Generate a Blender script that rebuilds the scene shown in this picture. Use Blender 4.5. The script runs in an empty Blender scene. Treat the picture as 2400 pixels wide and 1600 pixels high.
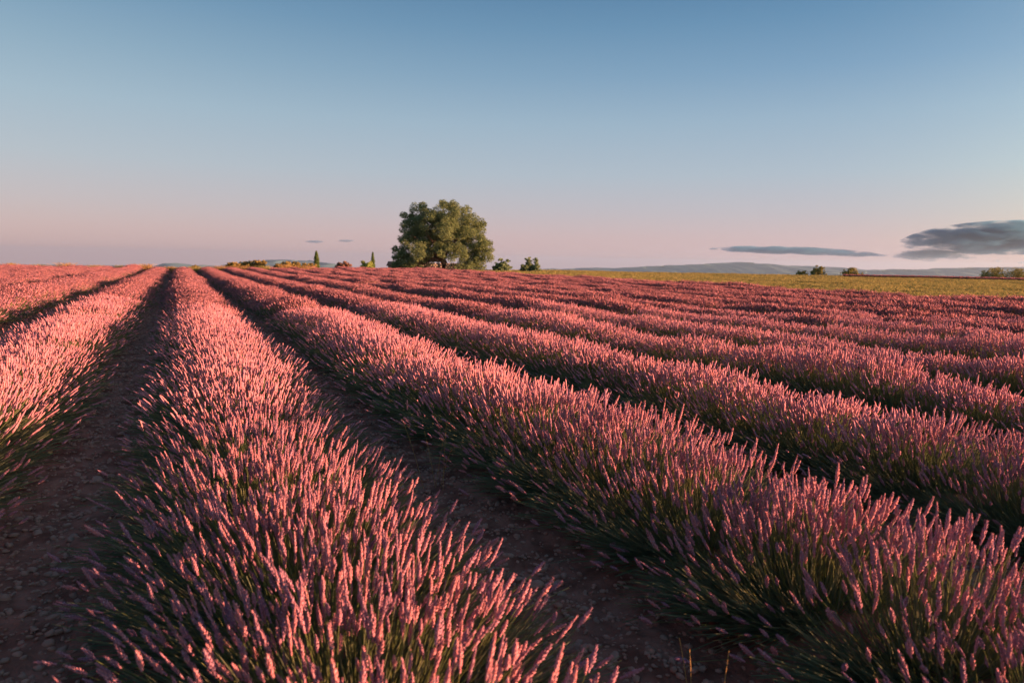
import bpy, math, random
import numpy as np
from mathutils import Vector, Matrix

rng = np.random.default_rng(11)
random.seed(11)
R = math.radians
sc = bpy.context.scene
COL = sc.collection

# ------------------------------------------------------------------ camera
EYE = 1.48
F = 1600.0                      # focal length in pixels of the 2400 px wide photograph
YAW, PITCH, ROLL = R(26.0), R(-6.65), R(0.9)
cam_d = bpy.data.cameras.new("camera")
cam = bpy.data.objects.new("camera", cam_d)
COL.objects.link(cam)
cam_d.lens, cam_d.sensor_width = 24.0, 36.0
cam_d.clip_start, cam_d.clip_end = 0.05, 90000.0
fwd = Vector((math.sin(YAW) * math.cos(PITCH), math.cos(YAW) * math.cos(PITCH), math.sin(PITCH)))
q = fwd.to_track_quat('-Z', 'Y').to_matrix().to_4x4() @ Matrix.Rotation(ROLL, 4, 'Z')
cam.matrix_world = Matrix.Translation((0, 0, EYE)) @ q
cam_d.dof.use_dof = True
cam_d.dof.focus_distance = 5.5
cam_d.dof.aperture_fstop = 3.2
sc.camera = cam

# ------------------------------------------------------------------ light
SUN_AZ = R(123.0)               # measured from +Y towards +X: low sun behind the camera's right shoulder
SUN_EL = R(5.8)
sd = Vector((math.sin(SUN_AZ) * math.cos(SUN_EL), math.cos(SUN_AZ) * math.cos(SUN_EL), math.sin(SUN_EL)))
sun_d = bpy.data.lights.new("sun", 'SUN')
sun_d.energy = 5.0
sun_d.angle = R(0.5)
sun_d.color = (1.0, 0.45, 0.27)
sun = bpy.data.objects.new("sun", sun_d)
COL.objects.link(sun)
sun.rotation_euler = sd.to_track_quat('Z', 'Y').to_euler()

w = bpy.data.worlds.new("World"); sc.world = w; w.use_nodes = True
nt = w.node_tree; nt.nodes.clear()
N, L = nt.nodes.new, nt.links.new
out = N('ShaderNodeOutputWorld'); bg = N('ShaderNodeBackground'); bg.inputs[1].default_value = 0.1
sky = N('ShaderNodeTexSky'); sky.sky_type = 'NISHITA'; sky.sun_disc = False
sky.sun_elevation = SUN_EL; sky.sun_rotation = SUN_AZ
tc = N('ShaderNodeTexCoord'); sep = N('ShaderNodeSeparateXYZ'); L(tc.outputs['Generated'], sep.inputs[0])
asn = N('ShaderNodeMath'); asn.operation = 'ARCSINE'; L(sep.outputs[2], asn.inputs[0])
mr = N('ShaderNodeMapRange'); mr.inputs[1].default_value = R(-2); mr.inputs[2].default_value = R(38)
L(asn.outputs[0], mr.inputs[0])
def ramp(stops, pos):
    r = N('ShaderNodeValToRGB'); r.color_ramp.interpolation = 'B_SPLINE' if False else 'EASE'
    r.color_ramp.interpolation = 'LINEAR'
    while len(r.color_ramp.elements) > 1: r.color_ramp.elements.remove(r.color_ramp.elements[-1])
    for i, (deg, c) in enumerate(stops):
        p = (deg + 2) / 40.0
        e = r.color_ramp.elements[0] if i == 0 else r.color_ramp.elements.new(p)
        e.position = p
        lin = [((v / 255 + .055) / 1.055) ** 2.4 if v > 10 else v / 255 / 12.92 for v in c]
        e.color = (*lin, 1)
    L(pos, r.inputs[0]); return r
ra = ramp([(-2, (208, 168, 172)), (0.3, (212, 176, 178)), (2, (206, 178, 184)), (4, (194, 182, 192)), (7, (178, 186, 199)),
           (11, (160, 182, 199)), (14.5, (138, 168, 190)), (18, (112, 150, 180)), (21, (92, 134, 168)), (38, (60, 100, 138))], mr.outputs[0])
rb = ramp([(-2, (214, 182, 190)), (0.3, (214, 184, 193)), (2, (207, 182, 192)), (4, (190, 184, 198)), (7, (170, 186, 204)),
           (11, (148, 176, 201)), (14.5, (116, 156, 192)), (18, (90, 138, 178)), (21, (68, 118, 162)), (38, (40, 84, 128))], mr.outputs[0])
vd = N('ShaderNodeVectorMath'); vd.operation = 'DOT_PRODUCT'; L(tc.outputs['Generated'], vd.inputs[0])
vd.inputs[1].default_value = (math.cos(YAW), -math.sin(YAW), 0)
mr2 = N('ShaderNodeMapRange'); mr2.inputs[1].default_value = -0.6; mr2.inputs[2].default_value = 0.6
L(vd.outputs['Value'], mr2.inputs[0])
mx = N('ShaderNodeMix'); mx.data_type = 'RGBA'; L(mr2.outputs[0], mx.inputs[0]); L(ra.outputs[0], mx.inputs[6]); L(rb.outputs[0], mx.inputs[7])
sc10 = N('ShaderNodeVectorMath'); sc10.operation = 'SCALE'; sc10.inputs[3].default_value = 10.0 * 2 ** -1.72
L(mx.outputs[2], sc10.inputs[0])
mx2 = N('ShaderNodeMix'); mx2.data_type = 'RGBA'; 
vs = N('ShaderNodeVectorMath'); vs.operation = 'DOT_PRODUCT'; L(tc.outputs['Generated'], vs.inputs[0]); vs.inputs[1].default_value = sd
mr3 = N('ShaderNodeMapRange'); mr3.interpolation_type = 'SMOOTHSTEP'; mr3.inputs[1].default_value = 0.25; mr3.inputs[2].default_value = 1.0
mr3.inputs[3].default_value = 0.9; mr3.inputs[4].default_value = 0.4      # the glow of the sunward sky, behind the camera
L(vs.outputs['Value'], mr3.inputs[0]); L(mr3.outputs[0], mx2.inputs[0])
L(sky.outputs[0], mx2.inputs[6]); L(sc10.outputs[0], mx2.inputs[7])
L(mx2.outputs[2], bg.inputs[0]); L(bg.outputs[0], out.inputs[0])

sc.view_settings.view_transform = 'Standard'; sc.view_settings.look = 'None'
sc.view_settings.gamma = 1.0; sc.view_settings.use_curve_mapping = False
sc.view_settings.exposure = 1.7
sc.render.engine = 'CYCLES'
cy = sc.cycles
cy.max_bounces = 5; cy.diffuse_bounces = 3; cy.glossy_bounces = 1; cy.transmission_bounces = 3
cy.transparent_max_bounces = 6; cy.volume_bounces = 0
cy.use_denoising = True
cy.volume_max_steps = 64

# ------------------------------------------------------------------ helpers
def mesh_np(name, V, T, mats, mi=None, attrs=None, smooth=False):
    me = bpy.data.meshes.new(name)
    V = np.ascontiguousarray(V, np.float32); T = np.ascontiguousarray(T, np.int32)
    me.vertices.add(len(V)); me.vertices.foreach_set('co', V.ravel())
    k = T.shape[1]
    me.loops.add(T.size); me.loops.foreach_set('vertex_index', T.ravel())
    me.polygons.add(len(T)); me.polygons.foreach_set('loop_start', np.arange(0, T.size, k, dtype=np.int32))
    me.polygons.foreach_set('loop_total', np.full(len(T), k, np.int32))
    for m in mats: me.materials.append(m)
    if mi is not None: me.polygons.foreach_set('material_index', np.ascontiguousarray(mi, np.int32))
    if smooth: me.polygons.foreach_set('use_smooth', np.ones(len(T), bool))
    for a, arr in (attrs or {}).items():
        at = me.attributes.new(a, 'FLOAT', 'POINT'); at.data.foreach_set('value', np.ascontiguousarray(arr, np.float32))
    me.update(); me.validate()
    return me

def link(name, me, parent=None, loc=None):
    o = bpy.data.objects.new(name, me); COL.objects.link(o)
    if parent is not None: o.parent = parent
    if loc is not None: o.location = loc
    return o

def empty(name, loc=(0, 0, 0)):
    o = bpy.data.objects.new(name, None); COL.objects.link(o); o.location = loc; return o

def tag(o, label=None, cat=None, group=None, kind=None):
    if label: o['label'] = label
    if cat: o['category'] = cat
    if group: o['group'] = group
    if kind: o['kind'] = kind
    return o

def sstep(t): t = np.clip(t, 0, 1); return t * t * (3 - 2 * t)

def vnoise(x, y, seed=0):
    """smooth value noise for arrays"""
    x = np.asarray(x, float); y = np.asarray(y, float)
    xi, yi = np.floor(x), np.floor(y); fx, fy = sstep(x - xi), sstep(y - yi)
    def h(a, b):
        s = np.sin(a * 127.1 + b * 311.7 + seed * 74.7) * 43758.5453
        return s - np.floor(s)
    return (h(xi, yi) * (1 - fx) + h(xi + 1, yi) * fx) * (1 - fy) + (h(xi, yi + 1) * (1 - fx) + h(xi + 1, yi + 1) * fx) * fy

def terrain(x, y):
    x = np.asarray(x, float); y = np.asarray(y, float)
    r = np.hypot(x, y); az = np.arctan2(x, y)
    re = 84 + 30 * sstep((az - R(4)) / R(34))
    fall = np.maximum(0, r - re); fall = fall * fall / (fall + 12)
    z = -180 * (1 - np.exp(-fall * 0.035 / 180))
    z = z + 0.16 * sstep((-x - 0.9) / 2.6) * sstep((90 - r) / 50)
    z = z + (vnoise(x / 19, y / 19, 3) - .5) * 0.14 * sstep((r - 6) / 14) * sstep((140 - r) / 40)
    return z

def img_xy(px, D):
    """world XY of a point at forward depth D seen in photo column px"""
    s = (px - 1200) / F * D
    return (D * math.sin(YAW) + s * math.cos(YAW), D * math.cos(YAW) - s * math.sin(YAW))
def eye_y(px): return 602 + 0.0157 * (px - 420)

# ------------------------------------------------------------------ materials
def mat(name):
    m = bpy.data.materials.new(name); m.use_nodes = True
    m.node_tree.nodes.clear(); return m, m.node_tree.nodes.new, m.node_tree.links.new

def plant_mat(name, c0, c1, c2=None, trans=0.25, attr='rnd', scale=40.0, rough=.8, spread=0.5):
    """leaf-like: diffuse + translucent, colour drawn between c0 and c1 by the piece's own random value, c2 flecks from a noise"""
    m, n, l = mat(name)
    o = n('ShaderNodeOutputMaterial')
    a = n('ShaderNodeAttribute'); a.attribute_name = attr
    oi = n('ShaderNodeObjectInfo')
    ge = n('ShaderNodeNewGeometry')
    big = n('ShaderNodeTexNoise'); big.inputs['Scale'].default_value = 0.9; big.inputs['Detail'].default_value = 3
    l(ge.outputs['Position'], big.inputs['Vector'])
    ad = n('ShaderNodeMath'); ad.operation = 'MULTIPLY_ADD'; ad.inputs[1].default_value = 1.0 - spread
    l(a.outputs['Fac'], ad.inputs[0])
    bm_ = n('ShaderNodeMath'); bm_.operation = 'MULTIPLY_ADD'; bm_.inputs[1].default_value = spread * 2.2; bm_.inputs[2].default_value = -spread * .6
    l(big.outputs['Fac'], bm_.inputs[0]); l(bm_.outputs[0], ad.inputs[2])
    m1 = n('ShaderNodeMix'); m1.data_type = 'RGBA'; m1.inputs[6].default_value = (*c0, 1); m1.inputs[7].default_value = (*c1, 1)
    l(ad.outputs[0], m1.inputs[0]); col = m1.outputs[2]
    if c2:
        no = n('ShaderNodeTexNoise'); no.inputs['Scale'].default_value = scale; no.inputs['Detail'].default_value = 2
        l(ge.outputs['Position'], no.inputs['Vector'])
        mrn = n('ShaderNodeMapRange'); mrn.inputs[1].default_value = .55; mrn.inputs[2].default_value = .72
        l(no.outputs['Fac'], mrn.inputs[0])
        m2 = n('ShaderNodeMix'); m2.data_type = 'RGBA'; m2.inputs[7].default_value = (*c2, 1)
        l(mrn.outputs[0], m2.inputs[0]); l(col, m2.inputs[6]); col = m2.outputs[2]
    d = n('ShaderNodeBsdfDiffuse'); t = n('ShaderNodeBsdfTranslucent'); ms = n('ShaderNodeMixShader'); ms.inputs[0].default_value = trans
    l(col, d.inputs[0]); l(col, t.inputs[0]); l(d.outputs[0], ms.inputs[1]); l(t.outputs[0], ms.inputs[2])
    l(ms.outputs[0], o.inputs[0]); return m

def solid_mat(name, c0, c1, scale=3.0, bump=0.0, bscale=30.0, rough=.9, detail=6, c2=None, lo=.35, hi=.65):
    m, n, l = mat(name)
    o = n('ShaderNodeOutputMaterial'); p = n('ShaderNodeBsdfPrincipled'); p.inputs['Roughness'].default_value = rough
    p.inputs['Specular IOR Level'].default_value = 0.15
    ge = n('ShaderNodeNewGeometry')
    no = n('ShaderNodeTexNoise'); no.inputs['Scale'].default_value = scale; no.inputs['Detail'].default_value = detail
    l(ge.outputs['Position'], no.inputs['Vector'])
    mrn = n('ShaderNodeMapRange'); mrn.inputs[1].default_value = lo; mrn.inputs[2].default_value = hi; l(no.outputs['Fac'], mrn.inputs[0])
    m1 = n('ShaderNodeMix'); m1.data_type = 'RGBA'; m1.inputs[6].default_value = (*c0, 1); m1.inputs[7].default_value = (*c1, 1)
    l(mrn.outputs[0], m1.inputs[0]); col = m1.outputs[2]
    if c2:
        oi = n('ShaderNodeObjectInfo'); a = n('ShaderNodeAttribute'); a.attribute_name = 'rnd'
        add = n('ShaderNodeMath'); add.operation = 'ADD'; l(oi.outputs['Random'], add.inputs[0]); l(a.outputs['Fac'], add.inputs[1])
        fr = n('ShaderNodeMath'); fr.operation = 'FRACT'; l(add.outputs[0], fr.inputs[0])
        m2 = n('ShaderNodeMix'); m2.data_type = 'RGBA'; m2.inputs[7].default_value = (*c2, 1)
        l(fr.outputs[0], m2.inputs[0]); l(col, m2.inputs[6]); col = m2.outputs[2]
    l(col, p.inputs['Base Color'])
    if bump:
        nb = n('ShaderNodeTexNoise'); nb.inputs['Scale'].default_value = bscale; nb.inputs['Detail'].default_value = 8
        l(ge.outputs['Position'], nb.inputs['Vector'])
        b = n('ShaderNodeBump'); b.inputs['Strength'].default_value = .8; b.inputs['Distance'].default_value = bump
        l(nb.outputs['Fac'], b.inputs['Height']); l(b.outputs[0], p.inputs['Normal'])
    l(p.outputs[0], o.inputs[0]); return m

M_spike = plant_mat('lavender_flower', (.35, .18, .26), (.71, .295, .285), (.64, .45, .52), trans=.05, scale=160, spread=.3)
M_stem = plant_mat('lavender_stem', (.13, .20, .07), (.28, .30, .10), trans=.30)
M_leaf = plant_mat('lavender_leaf', (.11, .14, .08), (.20, .215, .12), trans=.25)
M_soil = solid_mat('red_soil', (.16, .062, .04), (.36, .16, .11), scale=7, bump=.03, bscale=26)
M_stone = solid_mat('field_stone', (.36, .18, .12), (.50, .29, .21), scale=22, bump=.004, bscale=120, c2=(.38, .24, .18), rough=.85)
M_terr = solid_mat('dry_plateau', (.17, .13, .05), (.26, .20, .08), scale=.6, bump=.08, bscale=3)
M_mead = solid_mat('meadow_soil', (.26, .24, .07), (.40, .32, .10), scale=.25, bump=.06, bscale=4)
M_grass = plant_mat('meadow_grass', (.24, .26, .08), (.46, .37, .14), trans=.3, spread=.6)
M_dry = plant_mat('dry_grass', (.34, .22, .08), (.50, .34, .14), trans=.3)
M_hill = solid_mat('haze_tinted_scrub', (.05, .12, .13), (.09, .17, .16), scale=.0016, detail=8, bump=8, bscale=.01)  # scrub green with the blue of distance haze mixed into its colour
M_bark = solid_mat('bark', (.13, .085, .06), (.22, .15, .11), scale=3, bump=.03, bscale=12)
M_fol = plant_mat('tree_leaf', (.12, .18, .08), (.24, .30, .13), trans=.25, spread=.55)
M_fol_cyp = plant_mat('cypress_leaf', (.10, .17, .05), (.16, .23, .07), trans=.2)
M_fol_gold = plant_mat('golden_shrub_leaf', (.27, .22, .07), (.42, .33, .11), trans=.25)
M_fol_olive = plant_mat('olive_shrub_leaf', (.22, .23, .07), (.36, .33, .11), trans=.25)
M_fol_pink = plant_mat('dusty_shrub_leaf', (.30, .17, .11), (.42, .26, .17), trans=.25)
M_fol_green = plant_mat('green_shrub_leaf', (.24, .33, .08), (.38, .45, .13), trans=.25)
M_fol_dark = plant_mat('dark_tree_leaf', (.15, .23, .12), (.26, .33, .16), trans=.2)
M_wall = solid_mat('pale_limestone', (.42, .34, .26), (.55, .46, .36), scale=2.5, bump=.03, bscale=9)
M_roof = solid_mat('clay_tile', (.22, .12, .08), (.32, .18, .12), scale=5)

# ------------------------------------------------------------------ ground
def polar_grid(rs, nth, fn, th0=0, th1=2 * math.pi):
    th = np.linspace(th0, th1, nth, endpoint=False)
    Rr, Th = np.meshgrid(rs, th, indexing='ij')
    X, Y = Rr * np.sin(Th), Rr * np.cos(Th)
    V = np.stack([X, Y, fn(X, Y)], -1).reshape(-1, 3)
    i, j = np.meshgrid(np.arange(len(rs) - 1), np.arange(nth), indexing='ij')
    a = i * nth + j; b = i * nth + (j + 1) % nth; c = (i + 1) * nth + (j + 1) % nth; d = (i + 1) * nth + j
    return V, np.stack([a, d, c, b], -1).reshape(-1, 4)
rs = np.concatenate([[0.01], np.linspace(4, 130, 64), 130 * 1.13 ** np.arange(1, 39)])
rs = rs[rs < 14800]
V, T = polar_grid(rs, 180, lambda x, y: terrain(x, y) - 0.06)
ground = link('ground', mesh_np('ground', V, T, [M_terr], smooth=True)); tag(ground, kind='structure')

def sheet(name, xs, ys, zf, m):
    X, Y = np.meshgrid(xs, ys, indexing='ij')
    V = np.stack([X, Y, zf(X, Y)], -1).reshape(-1, 3)
    i, j = np.meshgrid(np.arange(len(xs) - 1), np.arange(len(ys) - 1), indexing='ij')
    a = i * len(ys) + j
    T = np.stack([a, a + len(ys), a + len(ys) + 1, a + 1], -1).reshape(-1, 4)
    o = link(name, mesh_np(name, V, T, [m], smooth=True)); tag(o, kind='structure'); return o

ROW0, S = 0.40, 2.0            # centre of the nearest row, spacing of the rows
def soil_z(x, y):
    fine = (vnoise(x * 5, y * 5, 1) - .5) * .05 + (vnoise(x * 13, y * 13, 2) - .5) * .035
    t = (x - ROW0) / S; d = np.abs(t - np.round(t)) * S        # 0 on a row, S/2 on a path
    return terrain(x, y) + fine * sstep((40 - np.hypot(x, y)) / 20) + .05 * (1 - sstep(d / .9))
ys = np.concatenate([np.linspace(-7, 9, 330), np.linspace(9.2, 74, 160)])
soil = sheet('field_soil', np.linspace(-22, 27.6, 560), ys, soil_z, M_soil)

def meadow_z(x, y): return terrain(x, y) + .012 + (vnoise(x / 1.7, y / 1.7, 5) - .5) * .05
xs = np.linspace(27.6, 112, 140)
meadow = sheet('meadow', xs, np.linspace(-30, 112, 160), meadow_z, M_mead)

# ------------------------------------------------------------------ instancing of uncountable plants (stuff)
def scatter_tree(name, protos, extra=None):
    g = bpy.data.node_groups.new(name, 'GeometryNodeTree')
    g.interface.new_socket('Geometry', in_out='INPUT', socket_type='NodeSocketGeometry')
    g.interface.new_socket('Geometry', in_out='OUTPUT', socket_type='NodeSocketGeometry')
    n, l = g.nodes.new, g.links.new
    gi, go = n('NodeGroupInput'), n('NodeGroupOutput')
    join = n('GeometryNodeJoinGeometry')
    for p in reversed(protos):
        oi = n('GeometryNodeObjectInfo'); oi.inputs['Object'].default_value = p; oi.inputs['As Instance'].default_value = False
        g2 = n('GeometryNodeGeometryToInstance'); l(oi.outputs['Geometry'], g2.inputs[0]); l(g2.outputs[0], join.inputs[0])
    iop = n('GeometryNodeInstanceOnPoints'); iop.inputs['Pick Instance'].default_value = True
    l(gi.outputs[0], iop.inputs['Points']); l(join.outputs[0], iop.inputs['Instance'])
    def na(nm, ty):
        a = n('GeometryNodeInputNamedAttribute'); a.data_type = ty; a.inputs['Name'].default_value = nm
        return [s for s in a.outputs if s.enabled and s.name == 'Attribute'][0]
    l(na('pick', 'INT'), iop.inputs['Instance Index'])
    l(na('rot', 'FLOAT_VECTOR'), iop.inputs['Rotation'])
    l(na('scl', 'FLOAT_VECTOR'), iop.inputs['Scale'])
    if extra:
        oi = n('GeometryNodeObjectInfo'); oi.inputs['Object'].default_value = extra
        j2 = n('GeometryNodeJoinGeometry'); l(iop.outputs[0], j2.inputs[0]); l(oi.outputs['Geometry'], j2.inputs[0]); l(j2.outputs[0], go.inputs[0])
    else:
        l(iop.outputs[0], go.inputs[0])
    return g

def scatter(name, tree, P, pick, rot, scl, parent=None):
    me = bpy.data.meshes.new(name)
    P = np.ascontiguousarray(P, np.float32); me.vertices.add(len(P)); me.vertices.foreach_set('co', P.ravel())
    me.attributes.new('pick', 'INT', 'POINT').data.foreach_set('value', np.ascontiguousarray(pick, np.int32))
    me.attributes.new('rot', 'FLOAT_VECTOR', 'POINT').data.foreach_set('vector', np.ascontiguousarray(rot, np.float32).ravel())
    me.attributes.new('scl', 'FLOAT_VECTOR', 'POINT').data.foreach_set('vector', np.ascontiguousarray(scl, np.float32).ravel())
    o = link(name, me, parent)
    md = o.modifiers.new('scatter', 'NODES'); md.node_group = tree
    tag(o, kind='stuff')
    return o

def proto(name, me):
    return bpy.data.objects.new(name, me)        # not linked: only a source for the scatterings

# ------------------------------------------------------------------ lavender
def frames(D, roll):
    """orthonormal frames with Z along the unit vectors D"""
    up = np.where(np.abs(D[:, 2:3]) < .95, np.array([[0, 0, 1.]]), np.array([[1., 0, 0]]))
    X = np.cross(up, D); X /= np.linalg.norm(X, axis=1, keepdims=True)
    Y = np.cross(D, X)
    c, s = np.cos(roll)[:, None], np.sin(roll)[:, None]
    return X * c + Y * s, -X * s + Y * c, D

def spike_template(level, seed=0):
    """unit spike: length 1 along Z, radius about 1 (scaled later)"""
    r_ = np.random.default_rng(seed)
    V, T = [], []
    def ringtube(zs, rr, k, cap=True):
        b = len(V)
        for z, r in zip(zs, rr):
            for a in range(k):
                t = 2 * math.pi * a / k + z * 2
                V.append((r * math.cos(t), r * math.sin(t), z))
        for i in range(len(zs) - 1):
            for a in range(k):
                p, q_ = b + i * k + a, b + i * k + (a + 1) % k
                T.append((p, q_, q_ + k)); T.append((p, q_ + k, p + k))
    if level == 0:
        ringtube([0, .35, .8, 1.0], [.5, .6, .45, .1], 4)
        nw = 7
        for wv in range(nw):
            z = (0.0 if wv == 0 else .16 + .80 * (wv - 1) / (nw - 1))
            rad = [.55, .95, 1.05, 1.0, .9, .72, .5][wv]
            nb = 6 if wv < 5 else 5
            for k in range(nb):
                a = 2 * math.pi * (k + .5 * (wv % 2)) / nb + r_.uniform(-.25, .25)
                rr = rad * r_.uniform(.82, 1.18); zz = z + r_.uniform(-.02, .02); L_ = .17 * r_.uniform(.8, 1.2); wd = .33 * rad
                ca, sa = math.cos(a), math.sin(a)
                b = len(V)
                V.append((ca * .25, sa * .25, zz - .03))
                V.append((ca * rr * .8 - sa * wd, sa * rr * .8 + ca * wd, zz + L_ * .35))
                V.append((ca * rr * .8 + sa * wd, sa * rr * .8 - ca * wd, zz + L_ * .35))
                V.append((ca * rr * 1.15, sa * rr * 1.15, zz + L_))
                V.append((ca * .3, sa * .3, zz + L_ * .7))
                T.extend([(b, b + 2, b + 1), (b + 1, b + 2, b + 3), (b + 1, b + 3, b + 4), (b + 2, b + 4, b + 3)])
    elif level == 1:
        ringtube([0, .14, .3, .42, .62, .8, 1.0], [.35, 1.0, .7, 1.1, .75, .85, .15], 4)
    else:
        ringtube([0, .4, 1.0], [.45, 1.1, .2], 3)
    return np.array(V, float), np.array(T, int)

HW, HH = 0.83, 0.335             # half width and height of the dome the stem tips make

def stem_layout(n, length, r_, lo=-1.52, hi=1.52, heads=True):
    """tips on a rounded ridge, stems leaning out of the row's middle: base, control, tip, direction"""
    phi = r_.uniform(lo, hi, n)
    thin = (np.abs(phi) > r_.uniform(.35, .95, n)) & (r_.random(n) < .74) & (lo < -1.5) & heads      # fewer heads on the flanks than on the crest
    phi = np.where(thin, np.clip(r_.normal(0, .38, n), -1.1, 1.1), phi)
    if not heads:                                            # most headless shoots fill the skirts of the row
        sk = r_.random(n) < .55
        phi = np.where(sk, np.sign(phi) * r_.uniform(.85, 1.52, n), phi)
    y = r_.uniform(-length / 2, length / 2, n)
    nb = 2
    cy_ = (np.floor((y / length + .5) * nb) + .5) / nb * length - length / 2      # each tip belongs to a plant
    dy = y - cy_
    plant = 1 - .25 * (np.abs(dy) / (length / nb / 2)) ** 2 * (1 - .3 * np.cos(phi))
    dep = np.where(r_.random(n) < (.72 if length < 0 or not heads else .78), r_.uniform(.88, 1.08, n), r_.uniform(.62, .92, n)) * plant
    lump = 1 + .05 * np.sin(phi * 5 + y * 9)
    x = HW * np.sin(phi) * dep * lump * (1 if heads else 1.07)
    z = .06 + HH * np.cos(phi) ** 1.12 * dep * lump + r_.normal(0, .022, n)
    tip = np.stack([x, y, z], 1)
    base = np.stack([x * .22 + r_.normal(0, .04, n), cy_ + dy * .45, np.full(n, .03)], 1)
    d = np.stack([np.sin(phi) * .92 + r_.normal(0, .17, n), dy * 1.6 + r_.normal(0, .17, n), np.cos(phi) * .85 + .36 + r_.normal(0, .08, n)], 1)
    d /= np.linalg.norm(d, axis=1, keepdims=True)
    ln = np.linalg.norm(tip - base, axis=1, keepdims=True)
    ctrl = tip - d * ln * .5
    ctrl[:, 2] = np.maximum(ctrl[:, 2], .05)
    return base, ctrl, tip, d

def strips(base, ctrl, tip, r_, width, seg, sides):
    """stems as thin prisms (sides 3) or flat ribbons (sides 2)"""
    n = len(base); V, T = [], []
    ts = np.linspace(0, 1, seg + 1)
    side = r_.normal(size=(n, 3)); side /= np.linalg.norm(side, axis=1, keepdims=True)
    ax = tip - base; ax /= np.linalg.norm(ax, axis=1, keepdims=True)
    s1 = np.cross(ax, side); s1 /= np.linalg.norm(s1, axis=1, keepdims=True); s2 = np.cross(ax, s1)
    k = sides
    rings = []
    for t in ts:
        P = (1 - t) ** 2 * base + 2 * t * (1 - t) * ctrl + t * t * tip
        wd = width * (1 - .35 * t)
        for a in range(k):
            an = 2 * math.pi * a / k
            rings.append(P + (s1 * math.cos(an) + s2 * math.sin(an)) * wd / 2)
    V = np.stack(rings, 1)                                  # n, (seg+1)*k, 3
    t_ = []
    for i in range(seg):
        for a in range(k if k > 2 else 1):
            p, q_ = i * k + a, i * k + (a + 1) % k
            t_ += [(p, q_, q_ + k), (p, q_ + k, p + k)]
    t_ = np.array(t_)
    T = (np.arange(n)[:, None, None] * V.shape[1] + t_[None]).reshape(-1, 3)
    return V.reshape(-1, 3), T, V.shape[1]

def spikes(tip, d, L_, rad, r_, level, seed):
    tv, tt = spike_template(level, seed)
    X, Y, Z = frames(d, r_.uniform(0, 6.28, len(tip)))
    V = (tip[:, None] + X[:, None] * (tv[None, :, 0:1] * rad[:, None, None]) + Y[:, None] * (tv[None, :, 1:2] * rad[:, None, None])
         + Z[:, None] * (tv[None, :, 2:3] * L_[:, None, None]))
    T = (np.arange(len(tip))[:, None, None] * len(tv) + tt[None]).reshape(-1, 3)
    return V.reshape(-1, 3), T, len(tv)

def merge(parts):
    """parts: (V, T, verts per piece, random per piece, material index)"""
    Vs, Ts, At, Mi, off = [], [], [], [], 0
    for V, T, k, rd, m in parts:
        Vs.append(V); Ts.append(T + off); At.append(np.repeat(rd, k)); Mi.append(np.full(len(T), m)); off += len(V)
    return np.concatenate(Vs), np.concatenate(Ts), np.concatenate(At), np.concatenate(Mi)

SEG = 1.0
def lavender_segment(level, seed):
    r_ = np.random.default_rng(100 + seed)
    n = [440, 580, 760][level]
    b, c, t, d = stem_layout(n, SEG, r_)
    parts = []
    L_ = r_.uniform(.035, .112, n); rad = r_.uniform(.0046, .0082, n)
    if level == 1: rad *= 1.1
    if level == 2: rad *= 1.5; L_ *= 1.15
    V, T, k = spikes(t, d, L_, rad, r_, level, seed); parts.append((V, T, k, r_.random(n), 0))
    w_ = [.0026, .0035, .007][level]
    if level == 0: V, T, k = strips(b, c, t, r_, w_, 3, 3)
    else: V, T, k = strips(b, c, t, r_, w_, 2, 2)
    parts.append((V, T, k, r_.random(n), 1))
    m = [3000, 1900, 700][level]                             # leafy shoots and headless stems
    b, c, t, d = stem_layout(m, SEG, r_, heads=False)
    f_ = r_.uniform(.50, 1.02, (m, 1)); t2 = b + (t - b) * f_; c2 = b + (c - b) * f_
    V, T, k = strips(b, c2, t2, r_, [.0048, .008, .012][level], 2, 2)
    parts.append((V, T, k, r_.random(m), 2))
    V, T, A, Mi = merge(parts)
    return proto('lavender_segment_source', mesh_np('lavender_segment', V, T, [M_spike, M_stem, M_leaf], Mi, {'rnd': A}))

LEV = [[lavender_segment(0, s) for s in range(3)], [lavender_segment(1, 10 + s) for s in range(3)], [lavender_segment(2, 20 + s) for s in range(3)]]
TREES = scatter_tree('lavender_scatter', LEV[0] + LEV[1] + LEV[2])

def row_points(x0, y0, y1, r_):
    ys_ = np.arange(y0, y1, .80)
    ys_ = ys_ + r_.uniform(-.07, .07, len(ys_))
    xs_ = x0 + (vnoise(ys_ / 3.1, np.full(len(ys_), x0), 9) - .5) * .16 + r_.normal(0, .015, len(ys_))
    zs_ = terrain(xs_, ys_) + .02
    dist = np.hypot(xs_, ys_)
    dj = dist + r_.uniform(-2.5, 2.5, len(ys_)) * (dist > 9)
    lev = np.where(dist < 5.2, 0, np.where(dj < 17, 1, 2))
    n = len(ys_)
    pick = lev * 3 + r_.integers(0, 3, n)
    rot = np.stack([r_.normal(0, .02, n), r_.normal(0, .03, n), np.where(r_.random(n) < .5, 0, math.pi) + r_.normal(0, .05, n)], 1)
    hsc = 1 + (vnoise(ys_ / 1.7, np.full(len(ys_), x0 * 3.3), 4) - .5) * .44 + r_.normal(0, .05, n)
    scl = np.stack([1 + (vnoise(ys_ / 2.3, np.full(n, x0 * 1.7), 6) - .5) * .16, np.full(n, 1.0), hsc], 1)
    return np.stack([xs_, ys_, zs_], 1), pick, rot, scl

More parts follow.
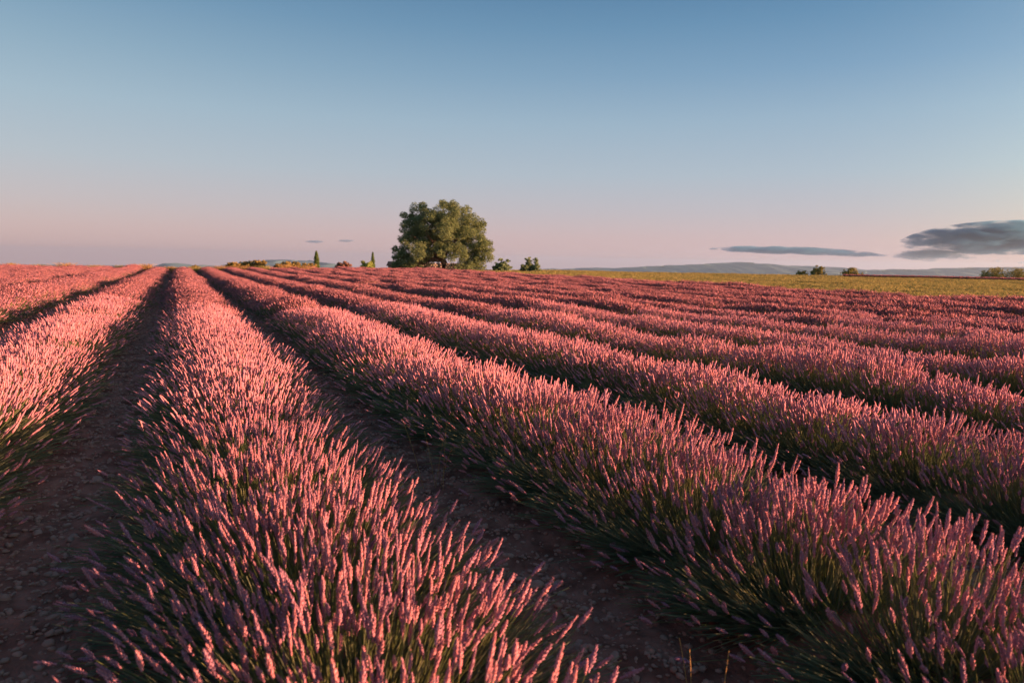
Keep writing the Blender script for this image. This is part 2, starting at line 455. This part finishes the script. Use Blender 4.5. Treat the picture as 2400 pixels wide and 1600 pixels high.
ORD = ['first', 'second', 'third', 'fourth', 'fifth', 'sixth', 'seventh', 'eighth', 'ninth', 'tenth', 'eleventh', 'twelfth', 'thirteenth']
ROWS = {}
for k in range(-9, 14):
    x0 = ROW0 + S * k
    r_ = np.random.default_rng(500 + k)
    if k == 0: lab = 'nearest lavender row, running from the bottom centre up to the horizon between two stony paths'
    elif k == -1: lab = 'coral-lit lavender row left of the shadowed stony path, at the left edge'
    elif k == 1: lab = 'broad lavender row right of the second stony path, filling the bottom right corner'
    elif k == 13: lab = 'outermost lavender row on the right, bordering the green meadow'
    elif k > 1: lab = '%s lavender row to the right of the nearest row, lit pink along its crest' % ORD[k - 1]
    elif k == -9: lab = 'leftmost lavender row of the field, beyond the left frame edge'
    else: lab = '%s lavender row to the left of the nearest row, glowing coral' % ORD[-k - 1]
    end = 71 + 2.0 * math.sin(k * 1.7) * .4 + max(0, k) * .9
    start = -4 if k > -4 else 8
    root = tag(empty('lavender_row', (x0, 0, 0)), lab, 'lavender row', 'parallel rows of lavender')
    P, pick, rot, scl = row_points(x0, start, end, r_)
    P = P - np.array([x0, 0, 0])
    near = np.hypot(P[:, 0] + x0, P[:, 1]) < 1e9
    scatter('flowers', TREES, P, pick, rot, scl, root)
    ROWS[k] = root

# hero spikes: the largest flower heads of the three nearest rows, each an object of its own
hero_mesh = []
for s in range(5):
    tv, tt = spike_template(0, 40 + s)
    tv = tv * np.array([.0082, .0082, .075])
    tv[:, 0] += .004 * np.sin(tv[:, 2] / .075 * 2.2 + s)
    hero_mesh.append(mesh_np('flower_spike', tv, tt, [M_spike], attrs={'rnd': np.full(len(tv), (s * .23) % 1)}))
def hero(row, count, ymax, seed, lo=-1.4, hi=1.4):
    r_ = np.random.default_rng(seed)
    root = ROWS[row]; x0 = ROW0 + S * row
    n = count
    b, c, t, d = stem_layout(n, 1.0, r_, lo, hi)
    yy = r_.uniform(.9, ymax, n) ** 1.0
    out_ = t - b; out_ /= np.linalg.norm(out_, axis=1, keepdims=True)
    t = t + d * r_.uniform(0, .05, (n, 1))
    off = np.stack([np.zeros(n), yy - t[:, 1], terrain(np.full(n, x0), yy) + .02], 1)
    b, c, t = b + off, c + off, t + off
    V, T, k = strips(b, c, t, r_, .0028, 3, 3)
    o = link('flower_stems', mesh_np('flower_stems', V, T, [M_stem], attrs={'rnd': np.repeat(r_.random(n), k)}), root); tag(o, kind='stuff')
    for i in range(n):
        h = link('flower_spike', hero_mesh[i % 5], root)
        h.rotation_mode = 'QUATERNION'
        h.rotation_quaternion = Vector(d[i]).to_track_quat('Z', 'Y') @ Matrix.Rotation(r_.uniform(0, 6.28), 3, 'Z').to_quaternion()
        h.location = t[i]; s = r_.uniform(.75, 1.15); h.scale = (s, s, s * r_.uniform(.85, 1.1))
hero(0, 290, 3.4, 71)
hero(1, 260, 5.0, 72, -1.45, .6)
hero(-1, 200, 4.2, 73, -.5, 1.45)

# ------------------------------------------------------------------ stones of the two near paths
def stone_mesh(seed, mat_, sub=2):
    import bmesh
    r_ = np.random.default_rng(seed)
    bm = bmesh.new(); bmesh.ops.create_icosphere(bm, subdivisions=sub - 1 if sub > 1 else 1, radius=1)
    sc_ = np.array([1, r_.uniform(.6, .95), r_.uniform(.35, .6)])
    pl = r_.normal(size=(5, 3)); pl /= np.linalg.norm(pl, axis=1, keepdims=True)
    for v in bm.verts:
        p = np.array(v.co)
        for q_ in pl:
            dd = p @ q_ - .72
            if dd > 0: p = p - q_ * dd
        v.co = Vector(p * sc_ * r_.uniform(.93, 1.07))
    me = bpy.data.meshes.new('stone'); bm.to_mesh(me); bm.free(); me.materials.append(mat_); 
    me.polygons.foreach_set('use_smooth', np.ones(len(me.polygons), bool)); return me
stone_ms = [stone_mesh(s, M_stone, 3) for s in range(7)]
peb = [proto('pebble_source', stone_mesh(30 + s, M_stone, 2)) for s in range(4)]
PEB = scatter_tree('pebble_scatter', peb)
PX = [ROW0 - S / 2, ROW0 + S / 2]
r_ = np.random.default_rng(5)
cnt = 0
for side, num, y0, y1 in ((0, 150, 1.2, 5.5), (1, 130, 1.2, 4.6)):
    for i in range(num):
        y = y0 + (y1 - y0) * r_.random() ** 1.3
        x = PX[side] + r_.normal(0, .22 if side == 0 else .26)
        s = np.clip(r_.lognormal(math.log(.017), .42), .010, .05)
        o = link('stone', stone_ms[r_.integers(0, 7)], soil)
        o.location = (x, y, float(soil_z(np.array(x), np.array(y))) + s * .12); o.rotation_euler = (r_.normal(0, .25), r_.normal(0, .25), r_.uniform(0, 6.28)); o.scale = (s, s, s)
n = 46000
y = 0.3 + 26 * r_.random(n) ** 1.8
side = r_.integers(0, 4, n) - 1
x = ROW0 + S * (side - .5) + r_.normal(0, .30, n)
s = np.clip(r_.lognormal(math.log(.0095), .45, n), .004, .026) * (1 + y / 22)
scatter('gravel', PEB, np.stack([x, y, soil_z(x, y) + s * .1], 1), r_.integers(0, 4, n), np.stack([r_.normal(0, .3, n), r_.normal(0, .3, n), r_.uniform(0, 6.28, n)], 1), np.stack([s, s, s], 1), soil)

# ------------------------------------------------------------------ grass
def tuft(seed, n, h, spread, width, mats, mi=0, lean=.35):
    r_ = np.random.default_rng(seed)
    a = r_.uniform(0, 6.28, n); rr = spread * np.sqrt(r_.random(n))
    b = np.stack([rr * np.cos(a), rr * np.sin(a), np.zeros(n)], 1)
    hh = h * r_.uniform(.5, 1.1, n)
    t = b + np.stack([r_.normal(0, lean, n) * hh, r_.normal(0, lean, n) * hh, hh], 1)
    c = b * .8 + t * .2 + np.stack([np.zeros(n), np.zeros(n), hh * .45], 1)
    V, T, k = strips(b, c, t, r_, width, 3, 2)
    return mesh_np('grass_tuft', V, T, mats, attrs={'rnd': np.repeat(r_.random(n), k)})
gp = [proto('meadow_tuft_source', tuft(s, 60, .16, .45, .03, [M_grass], lean=.5)) for s in range(3)]
MG = scatter_tree('meadow_scatter', gp)
n = 26000
x = 27.9 + 80 * r_.random(n) ** 1.25; y = -25 + 130 * r_.random(n)
keep = np.hypot(x, y) < 116; x, y = x[keep], y[keep]; n = len(x)
s = r_.uniform(.6, 1.2, n) * (.55 + .9 * vnoise(x / 3, y / 3, 8))
z_ = np.stack([s * 1.4, s * 1.4, s], 1)
o = scatter('meadow_grass', MG, np.stack([x, y, meadow_z(x, y)], 1), r_.integers(0, 3, n), np.stack([np.zeros(n), np.zeros(n), r_.uniform(0, 6.28, n)], 1), z_)
tag(o, 'short green and golden meadow grass beyond the right edge of the lavender', 'grass')
# dry grass strip between the field's end and the trees
gp2 = [proto('dry_tuft_source', tuft(20 + s, 50, .30, .4, .03, [M_dry])) for s in range(3)]
DG = scatter_tree('dry_scatter', gp2)
n = 7000
x = -24 + 62 * r_.random(n); y = 73.5 + np.maximum(0, x) * .3 + 16 * r_.random(n)
s = r_.uniform(.4, 1.0, n)
o = scatter('dry_grass', DG, np.stack([x, y, terrain(x, y) - .05], 1), r_.integers(0, 3, n), np.stack([np.zeros(n), np.zeros(n), r_.uniform(0, 6.28, n)], 1), np.stack([s, s, s], 1))
tag(o, 'golden dry grass on the verge at the far end of the lavender rows', 'grass')
# distant strip of lavender past the meadow on the right
DL = scatter_tree('far_lavender_scatter', LEV[2])
P_ = []
for a in np.arange(R(52), R(80), .0085):
    for rr in (104, 106.5, 109): P_.append((rr * math.sin(a), rr * math.cos(a), 0))
P_ = np.array(P_); P_[:, 2] = terrain(P_[:, 0], P_[:, 1]) + .05; n = len(P_)
az = np.arctan2(P_[:, 0], P_[:, 1])
o = scatter('distant_lavender', DL, P_, r_.integers(0, 3, n), np.stack([np.zeros(n), np.zeros(n), math.pi / 2 - az + math.pi / 2 * 0 + r_.normal(0, .1, n)], 1), np.stack([np.full(n, 1.2), np.full(n, 1.2), np.full(n, .8)], 1))
tag(o, 'thin dusky strip of lavender along the far edge of the meadow', 'lavender')

# small golden weed clumps where each gap between rows ends
k = -8
for k in range(-8, 6):
    x0 = ROW0 + S * (k + .5)
    h_ = random.uniform(.55, .8)
    me = tuft(60 + k, 420, h_, .5, .018, [M_dry if k % 3 else M_grass], lean=.45)
    yy = 70.0 + random.uniform(-1, .8)
    o = link('weed_clump', me, None, (x0 + random.uniform(-.1, .1), yy, float(terrain(x0, yy)) - .02))
    where = ('the stony path left of the nearest row' if k == -1 else 'the stony path right of the nearest row' if k == 0
             else 'the gap past the %s lavender row to the %s' % (ORD[k - 1] if k > 0 else ORD[-k - 2], 'right' if k > 0 else 'left'))
    tag(o, ('golden' if k % 3 else 'greenish') + ' weed clump ending ' + where, 'weeds', 'weed clumps at the row ends')

# dry stalks standing in the gap right of the nearest row
def stalks(loc, n, h, seed, label, lean=(0, 0)):
    r_ = np.random.default_rng(seed)
    b = np.stack([r_.normal(0, .05, n), r_.normal(0, .07, n), np.zeros(n)], 1)
    hh = h * r_.uniform(.6, 1.05, n)
    t = b + np.stack([r_.normal(lean[0], .3, n) * hh, r_.normal(lean[1], .3, n) * hh, hh], 1)
    c = (b + t) / 2 + np.stack([np.zeros(n), np.zeros(n), hh * .15], 1)
    root = empty('dry_stalks', loc)
    for i in range(n):
        V, T, k = strips(b[i:i + 1], c[i:i + 1], t[i:i + 1], r_, .004, 6, 3)
        link('stalk', mesh_np('stalk', V, T, [M_dry], attrs={'rnd': np.full(len(V), r_.random())}), root)
    tag(root, label, 'dry stalks')
stalks((1.42, 4.0, .03), 5, .46, 1, 'thin dry grass stalks rising from the dark gap between nearest row and broad right row')
stalks((1.42, 1.45, .03), 4, .36, 2, 'orange dry stalks standing at the bottom edge beside the stony path')

# ------------------------------------------------------------------ trees and shrubs
def leaf_cloud(centres, radii, n, size, seed, squash=.8, up=.3):
    """leaf faces scattered near the skins of many overlapping clumps"""
    r_ = np.random.default_rng(seed)
    centres = np.array(centres); radii = np.array(radii)
    w_ = radii ** 2; idx = r_.choice(len(radii), n, p=w_ / w_.sum())
    d = r_.normal(size=(n, 3)); d /= np.linalg.norm(d, axis=1, keepdims=True)
    rr = radii[idx] * r_.uniform(.45, 1.0, n) ** .5 * r_.uniform(.8, 1.12, n)
    P = centres[idx] + d * rr[:, None] * np.array([1, 1, squash])
    nrm = d * .7 + r_.normal(size=(n, 3)) * .6 + np.array([0, 0, up]); nrm /= np.linalg.norm(nrm, axis=1, keepdims=True)
    X, Y, Z = frames(nrm, r_.uniform(0, 6.28, n))
    s = size * r_.uniform(.6, 1.3, n)[:, None]
    a, b, c, e = P - X * s, P + Y * s * .45, P + X * s, P - Y * s * .45
    V = np.stack([a, b, c, e], 1).reshape(-1, 3)
    i = np.arange(n)[:, None] * 4
    T = np.concatenate([i + [0, 1, 2], i + [0, 2, 3]])
    rnd = np.clip(r_.random(n) * .6 + r_.random(len(radii))[idx] * .4, 0, 1)
    return V, T, np.repeat(rnd, 4)

def tube(points, radii, k=7):
    V, T = [], []
    pts = [Vector(p) for p in points]
    for i, (p, r) in enumerate(zip(pts, radii)):
        d = (pts[min(i + 1, len(pts) - 1)] - pts[max(i - 1, 0)]).normalized()
        qx = d.to_track_quat('Z', 'Y')
        for a in range(k):
            an = 2 * math.pi * a / k
            V.append(tuple(p + qx @ Vector((r * math.cos(an), r * math.sin(an), 0))))
    for i in range(len(pts) - 1):
        for a in range(k):
            p_, q_ = i * k + a, i * k + (a + 1) % k
            T += [(p_, q_, q_ + k), (p_, q_ + k, p_ + k)]
    return np.array(V), np.array(T)

def tree_obj(name, px, D, width_px, top_px, base_z_off, label, cat, crown, matl, seed, nleaf, leaf, trunk_h=.25, group=None, limbs=6, squash=.85):
    """crown: list of (u, v, r): u across the crown -1..1, v height 0..1, r radius in half widths"""
    x, y = img_xy(px, D); z0 = float(terrain(x, y)) + base_z_off
    W = width_px / F * D
    ztop = EYE + (eye_y(px) - top_px) / F * D
    H = ztop - z0
    root = empty(name, (x, y, z0)); tag(root, label, cat, group)
    r_ = np.random.default_rng(seed)
    rt = Vector((math.cos(YAW), -math.sin(YAW), 0)); fw = Vector((math.sin(YAW), math.cos(YAW), 0))
    cs, rads = [], []
    for (u, v, r) in crown:
        for _ in range(1 if r < .12 else 15):
            rr = r * W / 2
            j = Vector(r_.normal(0, .44, 3)) * rr if r >= .12 else Vector((0, 0, 0))
            dpt = r_.uniform(-1, 1) * (1 - abs(u)) * W * .36
            c = rt * (u * W / 2) + fw * dpt + Vector((0, 0, v * H)) + j
            c.z = min(max(c.z, rr * .4), H - rr * .5 * squash)
            cs.append(tuple(c)); rads.append(rr * r_.uniform(.16, .50) if r >= .12 else rr)
    V, T, A = leaf_cloud(cs, rads, nleaf, leaf, seed, squash)
    link('crown', mesh_np('crown', V, T, [matl], attrs={'rnd': A}), root)
    # trunk and limbs
    tr = max(.05, H * .05)
    V, T = tube([(0, 0, -.2), (0.02 * H, 0, H * trunk_h * .6), (-.01 * H, .01 * H, H * trunk_h), (.02 * H, 0, H * .6)], [tr * 1.3, tr, tr * .9, tr * .35])
    trunk = link('trunk', mesh_np('trunk', V, T, [M_bark], smooth=True), root)
    for i in range(limbs):
        c = Vector(cs[(i * 7) % len(cs)]) * .8
        V, T = tube([(0, 0, H * trunk_h * .8), tuple(c * .45 + Vector((0, 0, H * trunk_h * .6))), tuple(c)], [tr * .5, tr * .3, tr * .1], 5)
        link('limb', mesh_np('limb', V, T, [M_bark], smooth=True), trunk)
    return root

big = [(-.60, .62, .24), (-.50, .78, .2), (.55, .72, .18), (-.80, .12, .26), (-.76, .30, .26), (-.88, .18, .16), (-.64, .50, .26), (-.70, .74, .15), (-.50, .64, .28), (-.34, .86, .14), (-.28, .74, .30), (-.05, .84, .30),
       (.14, .90, .22), (.02, .95, .12), (.34, .78, .26), (.0, .58, .42), (-.30, .42, .40), (.30, .50, .40), (.50, .56, .26), (.66, .64, .20), (.62, .44, .34),
       (.82, .44, .20), (.84, .30, .20), (.72, .28, .30), (.40, .26, .32), (.55, .12, .22), (.15, .34, .34), (-.12, .28, .34), (-.45, .20, .32), (-.62, .10, .22),
       (-.45, .5, .3), (.1, .7, .34), (-.66, .2, .3), (.5, .3, .3), (-.2, .6, .3), (.72, .14, .16), (-.9, .08, .16)]
rj = np.random.default_rng(77)
for (u, v, r) in list(big):
    if r < .3:
        for _ in range(3):
            a = math.atan2(v - .42, u) + rj.normal(0, .35)
            big.append((u + math.cos(a) * r * .95, min(.97, v + math.sin(a) * r * .75), rj.uniform(.05, .10)))
tree_obj('oak_tree', 1036, 95, 220, 477, 0, 'large spreading grey-green tree standing alone at the end of the lavender field', 'tree', big, M_fol, 3, 120000, .105, trunk_h=.2, limbs=14)
cyp = [(0, v, .9 * (1 - v) ** .55 * (.6 + .4 * min(1, v * 5)) + .08) for v in np.linspace(.06, .94, 14)]
def cypress(px, D, wpx, top, label, seed):
    x, y = img_xy(px, D); z0 = float(terrain(x, y))
    W = wpx / F * D; H = EYE + (eye_y(px) - top) / F * D - z0
    root = tag(empty('cypress_tree', (x, y, z0)), label, 'cypress', 'slender cypresses on the horizon')
    r_ = np.random.default_rng(seed); cs, rd = [], []
    for v in np.linspace(.05, .93, 26):
        w_ = W / 2 * (min(1, .55 + v * 2.2)) * (1 - v ** 2.2) ** .75
        for _ in range(4): cs.append((r_.normal(0, .22) * w_, r_.normal(0, .22) * w_, v * H)); rd.append(w_ * .7 + .04)
    V, T, A = leaf_cloud(cs, rd, 9000, .07, seed, 1.5, .0)
    link('crown', mesh_np('crown', V, T, [M_fol_cyp], attrs={'rnd': A}), root)
    V, T = tube([(0, 0, -.2), (0, 0, H * .5), (.02, 0, H * 1.0)], [.12, .07, .02], 6)
    link('trunk', mesh_np('trunk', V, T, [M_bark]), root)
cypress(742, 90, 13, 588, 'taller slender cypress left of the dusty pink shrub', 1)
cypress(873, 112, 10, 590, 'small pointed cypress rising behind a green shrub left of the big tree', 2)
bush = [(-.6, .3, .4), (-.2, .55, .5), (.25, .6, .5), (.65, .35, .4), (0, .3, .5), (-.45, .6, .3), (.45, .7, .3)]
low = [(-.8, .3, .18), (-.5, .5, .3), (-.2, .6, .25), (.15, .5, .3), (.5, .6, .3), (.8, .35, .2), (0, .3, .3)]
def shrub(px, D, w_, top, label, m, seed, shape=bush, n=4500, leaf=.10, cat='shrub', name='shrub', group=None, zoff=-.3):
    return tree_obj(name, px, D, w_, top, zoff, label, cat, shape, m, seed, n, leaf, trunk_h=.15, limbs=3, group=group)
g1 = 'golden shrubs along the left horizon'
shrub(545, 86, 42, 612, 'low rounded golden shrub at the left end of the shrub belt', M_fol_gold, 11, group=g1)
shrub(577, 87, 44, 610, 'golden shrub with a small peak in the middle of the left shrub belt', M_fol_gold, 12, group=g1)
shrub(608, 87, 44, 609, 'tallest golden shrub of the belt, overlapping the blue mountain', M_fol_gold, 13, group=g1)
shrub(662, 86, 52, 611, 'broad olive-gold shrub just right of a gap, in front of the blue mountain', M_fol_gold, 14, low, group=g1)
shrub(688, 87, 42, 612.5, 'smaller golden shrub with pale gaps between broad shrub and cypress', M_fol_gold, 15, group=g1)
shrub(722, 88, 46, 612, 'golden shrub touching the left side of the taller cypress', M_fol_gold, 16, low, group=g1)
shrub(803, 80, 38, 608, 'airy dusty pink shrub between the two cypresses', M_fol_pink, 17, n=6000)
shrub(860, 84, 36, 608, 'dense bright green shrub in front of the small cypress', M_fol_green, 18)
shrub(25, 92, 20, 611, 'small golden bush poking over the lavender at the far left', M_fol_gold, 19, n=1800)
shrub(457, 92, 20, 619, 'tiny golden bush on the horizon above the row ends', M_fol_gold, 20, n=1800)
tw = [(-.2, .3, .5), (.3, .3, .5), (0, .55, .4), (-.5, .3, .4), (-.15, .5, .4), (-.1, .85, .22), (.35, .6, .35), (.7, .4, .25), (.1, .3, .4), (.55, .8, .14), (-.5, .6, .2)]
tree_obj('small_tree', 1174, 97, 48, 605, -.3, 'dark bushy small tree just right of the large tree', 'tree', tw, M_fol_dark, 21, 6500, .13, trunk_h=.2, limbs=9)
tree_obj('small_tree', 1240, 99, 52, 602, -.3, 'dark small tree with two open lobes, second to the right of the large tree', 'tree', [(-.3, .3, .5), (.4, .3, .45), (-.65, .3, .32), (-.15, .8, .25), (-.2, .45, .4), (.45, .7, .3), (.4, .3, .35), (.85, .2, .2)], M_fol_dark, 22, 6500, .13, trunk_h=.2, limbs=9)
g2 = 'shrubs on the far edge of the meadow'
shrub(1873, 112, 28, 630, 'low golden shrub attached to the left of a round taller one on the meadow horizon', M_fol_olive, 23, low, group=g2, n=2500)
shrub(1911, 112, 35, 620.5, 'round golden-green shrub, tallest on the meadow horizon', M_fol_olive, 24, group=g2)
shrub(1984, 112, 42, 626, 'lone domed golden shrub near the middle of the meadow horizon', M_fol_olive, 25, group=g2)
shrub(2008, 113, 22, 636, 'very low scrub patch at the foot of the lone domed shrub', M_fol_olive, 26, low, group=g2, n=1500)
shrub(2316, 112, 64, 625, 'dark broad shrub left of the pair at the right frame edge', M_fol_olive, 27, group=g2)
shrub(2376, 112, 72, 625, 'dark broad shrub cut by the right frame edge on the horizon', M_fol_olive, 28, group=g2)
shrub(1840, 113, 7, 641, 'tiny dark bush on the meadow horizon before the hills', M_fol_dark, 29, group=g2, n=500)

# ------------------------------------------------------------------ low stone shed and wall behind the tree
def box(V, T, x0, x1, y0, y1, z0, z1):
    b = len(V)
    V += [(x0, y0, z0), (x1, y0, z0), (x1, y1, z0), (x0, y1, z0), (x0, y0, z1), (x1, y0, z1), (x1, y1, z1), (x0, y1, z1)]
    for f in ((0, 3, 2, 1), (4, 5, 6, 7), (0, 1, 5, 4), (1, 2, 6, 5), (2, 3, 7, 6), (3, 0, 4, 7)): T.append(tuple(b + i for i in f))
def boxes(name, bl, m, parent):
    V, T = [], []
    for b_ in bl: box(V, T, *b_)
    return link(name, mesh_np(name, np.array(V), np.array(T), [m]), parent)
x, y = img_xy(928, 104)
shed = tag(empty('stone_shed', (x, y, float(terrain(x, y)))), 'small orange-lit stone shed half hidden behind the left side of the large tree', 'shed')
shed.rotation_euler.z = -YAW
boxes('wall', [(-1.0, 3.4, -1.5, 1.5, -.4, .78)], M_wall, shed)
V = np.array([(-1.25, -1.75, .76), (-1.25, 1.75, .76), (-1.25, 0, 1.45), (3.65, -1.75, .76), (3.65, 1.75, .76), (3.65, 0, 1.45)])
T = np.array([(0, 2, 1), (3, 4, 5), (0, 3, 5), (0, 5, 2), (1, 2, 5), (1, 5, 4), (0, 1, 4), (0, 4, 3)])
link('roof', mesh_np('roof', V, T, [M_roof]), shed)
x, y = img_xy(1040, 101)
wall = tag(empty('stone_wall', (x, y, float(terrain(x, y)))), 'low pale stone wall glowing orange beneath the branches of the large tree', 'wall')
wall.rotation_euler.z = -YAW
r_ = np.random.default_rng(9)
for i in range(26):
    for c in range(5):
        hx = .19
        cx = -5 + i * .40 + (.2 if c % 2 else 0)
        boxes('stone', [(cx - hx, cx + hx - .02, -.22 + r_.uniform(-.03, .03), .2, c * .23 - .02, c * .23 + .205)], M_wall, wall)

# ------------------------------------------------------------------ hills
def ridge(name, prof, D, seed, depth=2500, zb=-185, rough=6):
    px = np.array([p[0] for p in prof], float); ty = np.array([p[1] for p in prof], float)
    X = np.arange(px[0], px[-1] + .1, 4.0); Ty = np.interp(X, px, ty)
    r_ = np.random.default_rng(seed)
    ztop = EYE + (eye_y(X) - Ty) / F * D
    ztop = ztop + (vnoise(X / 17, X * 0, seed) - .5) * rough
    rows_ = []
    prof_d = [(-1.0, 0), (-.8, .28), (-.6, .46), (-.45, .66), (-.25, .84), (-.1, .95), (0, 1.0), (.4, .7), (1.0, 0)]
    for (dd, hh) in prof_d:
        Dk = D + dd * depth + (vnoise(X / 23, X * 0 + dd * 9, seed + 1) - .5) * 500 * (hh > 0)
        s = (X - 1200) / F * D
        wx = Dk * math.sin(YAW) + s * math.cos(YAW); wy = Dk * math.cos(YAW) - s * math.sin(YAW)
        hz_ = zb + (ztop - zb) * np.clip(hh * (1 + (vnoise(X / 9, X * 0 + dd * 7, seed + 2) - .5) * .25 * (hh < 1)), 0, 1)
        rows_.append(np.stack([wx, wy, hz_], 1))
    V = np.concatenate(rows_); n = len(X); m_ = len(prof_d)
    i, j = np.meshgrid(np.arange(m_ - 1), np.arange(n - 1), indexing='ij'); a = (i * n + j)
    T = np.stack([a, a + 1, a + n + 1, a + n], -1).reshape(-1, 4)
    o = link(name, mesh_np(name, V, T, [M_hill], smooth=True)); tag(o, kind='structure'); return o
ridge('hills', [(1120, 652), (1200, 634), (1287, 630), (1318, 631), (1372, 628), (1397, 627.5), (1440, 629), (1474, 626.5), (1500, 625), (1600, 621), (1658, 618), (1729, 615),
                (1790, 619), (1831, 623.5), (1896, 624), (1957, 627.5), (2025, 633), (2090, 633), (2300, 640), (2800, 650)], 9500, 1)
ridge('hills', [(1500, 650), (1800, 642), (2000, 634), (2025, 633.7), (2090, 631), (2130, 632.5), (2212, 628.6), (2314, 627), (2400, 626.5), (2600, 624), (2900, 632)], 7600, 2, depth=1500)
ridge('mountain', [(520, 628), (560, 617), (582, 613.5), (619, 611.7), (661, 609), (687, 610), (712, 611.6), (721, 609.4), (738, 611), (755, 615), (781, 619), (830, 628), (860, 634)], 11500, 3, depth=1200, rough=3)
ridge('hill', [(360, 630), (372, 624), (395, 617.5), (417, 617), (427, 620), (436, 625), (450, 632)], 10500, 4, depth=700, rough=2)
ridge('hill', [(474, 626), (484, 621), (492, 621.5), (500, 626)], 10500, 5, depth=500, rough=1)

# ------------------------------------------------------------------ air
m, n_, l_ = mat('air')
o_ = n_('ShaderNodeOutputMaterial'); pv = n_('ShaderNodeVolumePrincipled')
pv.inputs['Color'].default_value = (.46, .74, 1, 1); pv.inputs['Density'].default_value = 5e-5
pv.inputs['Anisotropy'].default_value = .35
l_(pv.outputs[0], o_.inputs['Volume'])
V, T = [], []; box(V, T, -15500, 15500, -15500, 15500, -187, 130)
hz_ = link('haze', mesh_np('haze', np.array(V), np.array(T), [m])); tag(hz_, kind='stuff')

# ------------------------------------------------------------------ clouds
m, n_, l_ = mat('shade_tinted_vapour')
o_ = n_('ShaderNodeOutputMaterial'); pv = n_('ShaderNodeVolumePrincipled')
pv.inputs['Color'].default_value = (.13, .42, .68, 1); pv.inputs['Anisotropy'].default_value = .3  # dark blue colour puts the clouds' shade into the vapour itself
tcn = n_('ShaderNodeTexCoord')
ln = n_('ShaderNodeVectorMath'); ln.operation = 'LENGTH'; 
mp = n_('ShaderNodeVectorMath'); mp.operation = 'MULTIPLY_ADD'; mp.inputs[1].default_value = (2, 2, 2); mp.inputs[2].default_value = (-1, -1, -1)
l_(tcn.outputs['Generated'], mp.inputs[0]); l_(mp.outputs[0], ln.inputs[0])
ge = n_('ShaderNodeNewGeometry')
mapn = n_('ShaderNodeMapping'); mapn.inputs['Scale'].default_value = (.0023, .0023, .0085); l_(ge.outputs['Position'], mapn.inputs['Vector'])
no = n_('ShaderNodeTexNoise'); no.inputs['Detail'].default_value = 6; no.inputs['Roughness'].default_value = .6; no.inputs['Scale'].default_value = 1.0
l_(mapn.outputs[0], no.inputs['Vector'])
a1 = n_('ShaderNodeMath'); a1.operation = 'MULTIPLY_ADD'; a1.inputs[1].default_value = 2.5
l_(no.outputs['Fac'], a1.inputs[0])
ng = n_('ShaderNodeMath'); ng.operation = 'MULTIPLY_ADD'; ng.inputs[1].default_value = -1.0; ng.inputs[2].default_value = -.28
l_(ln.outputs['Value'], ng.inputs[0]); l_(ng.outputs[0], a1.inputs[2])
cl = n_('ShaderNodeMapRange'); cl.inputs[1].default_value = 0; cl.inputs[2].default_value = .35; cl.inputs[4].default_value = .007
l_(a1.outputs[0], cl.inputs[0]); l_(cl.outputs[0], pv.inputs['Density'])
l_(pv.outputs[0], o_.inputs['Volume'])
M_cloud = m
def cloud(px, py, wpx, hpx, label, D=13000, seed=0, tilt=0):
    import bmesh
    x, y = img_xy(px, D); z = EYE + (eye_y(px) - py) / F * D
    bm = bmesh.new(); bmesh.ops.create_icosphere(bm, subdivisions=3, radius=1)
    W, H_ = wpx / F * D / 2, hpx / F * D / 2
    for v in bm.verts: v.co = Vector((v.co.x * W, v.co.y * W * .35, v.co.z * H_ * (1 if v.co.z > 0 else .45)))
    me = bpy.data.meshes.new('cloud'); bm.to_mesh(me); bm.free(); me.materials.append(M_cloud)
    o = link('cloud', me, None, (x, y, z)); o.rotation_euler = (0, tilt, -YAW)
    tag(o, label, 'cloud', 'low clouds near the horizon')
cloud(2350, 574, 520, 112, 'large dark blue-grey cloud with a domed top, cut by the right frame edge', tilt=R(-2))
cloud(1850, 592, 400, 26, 'long thin blue-grey cloud lying over the hills', tilt=R(1.0))
cloud(2000, 600, 150, 14, 'faint wisp trailing off the right end of the long thin cloud')
cloud(2170, 604, 210, 34, 'ragged pale cloud bank under the left end of the large dark cloud')
cloud(2170, 613, 46, 9, 'tiny blue cloudlet left of two others under the large cloud')
cloud(2325, 614, 30, 12, 'small oval blue cloudlet, middle one under the large cloud')
cloud(2382, 617, 32, 14, 'small oval blue cloudlet at the right frame edge')
cloud(738, 569, 50, 9, 'faint small cloud wisp left of the two above the cypresses')
cloud(812, 567, 40, 9, 'small darker cloud wisp above the dusty pink shrub')
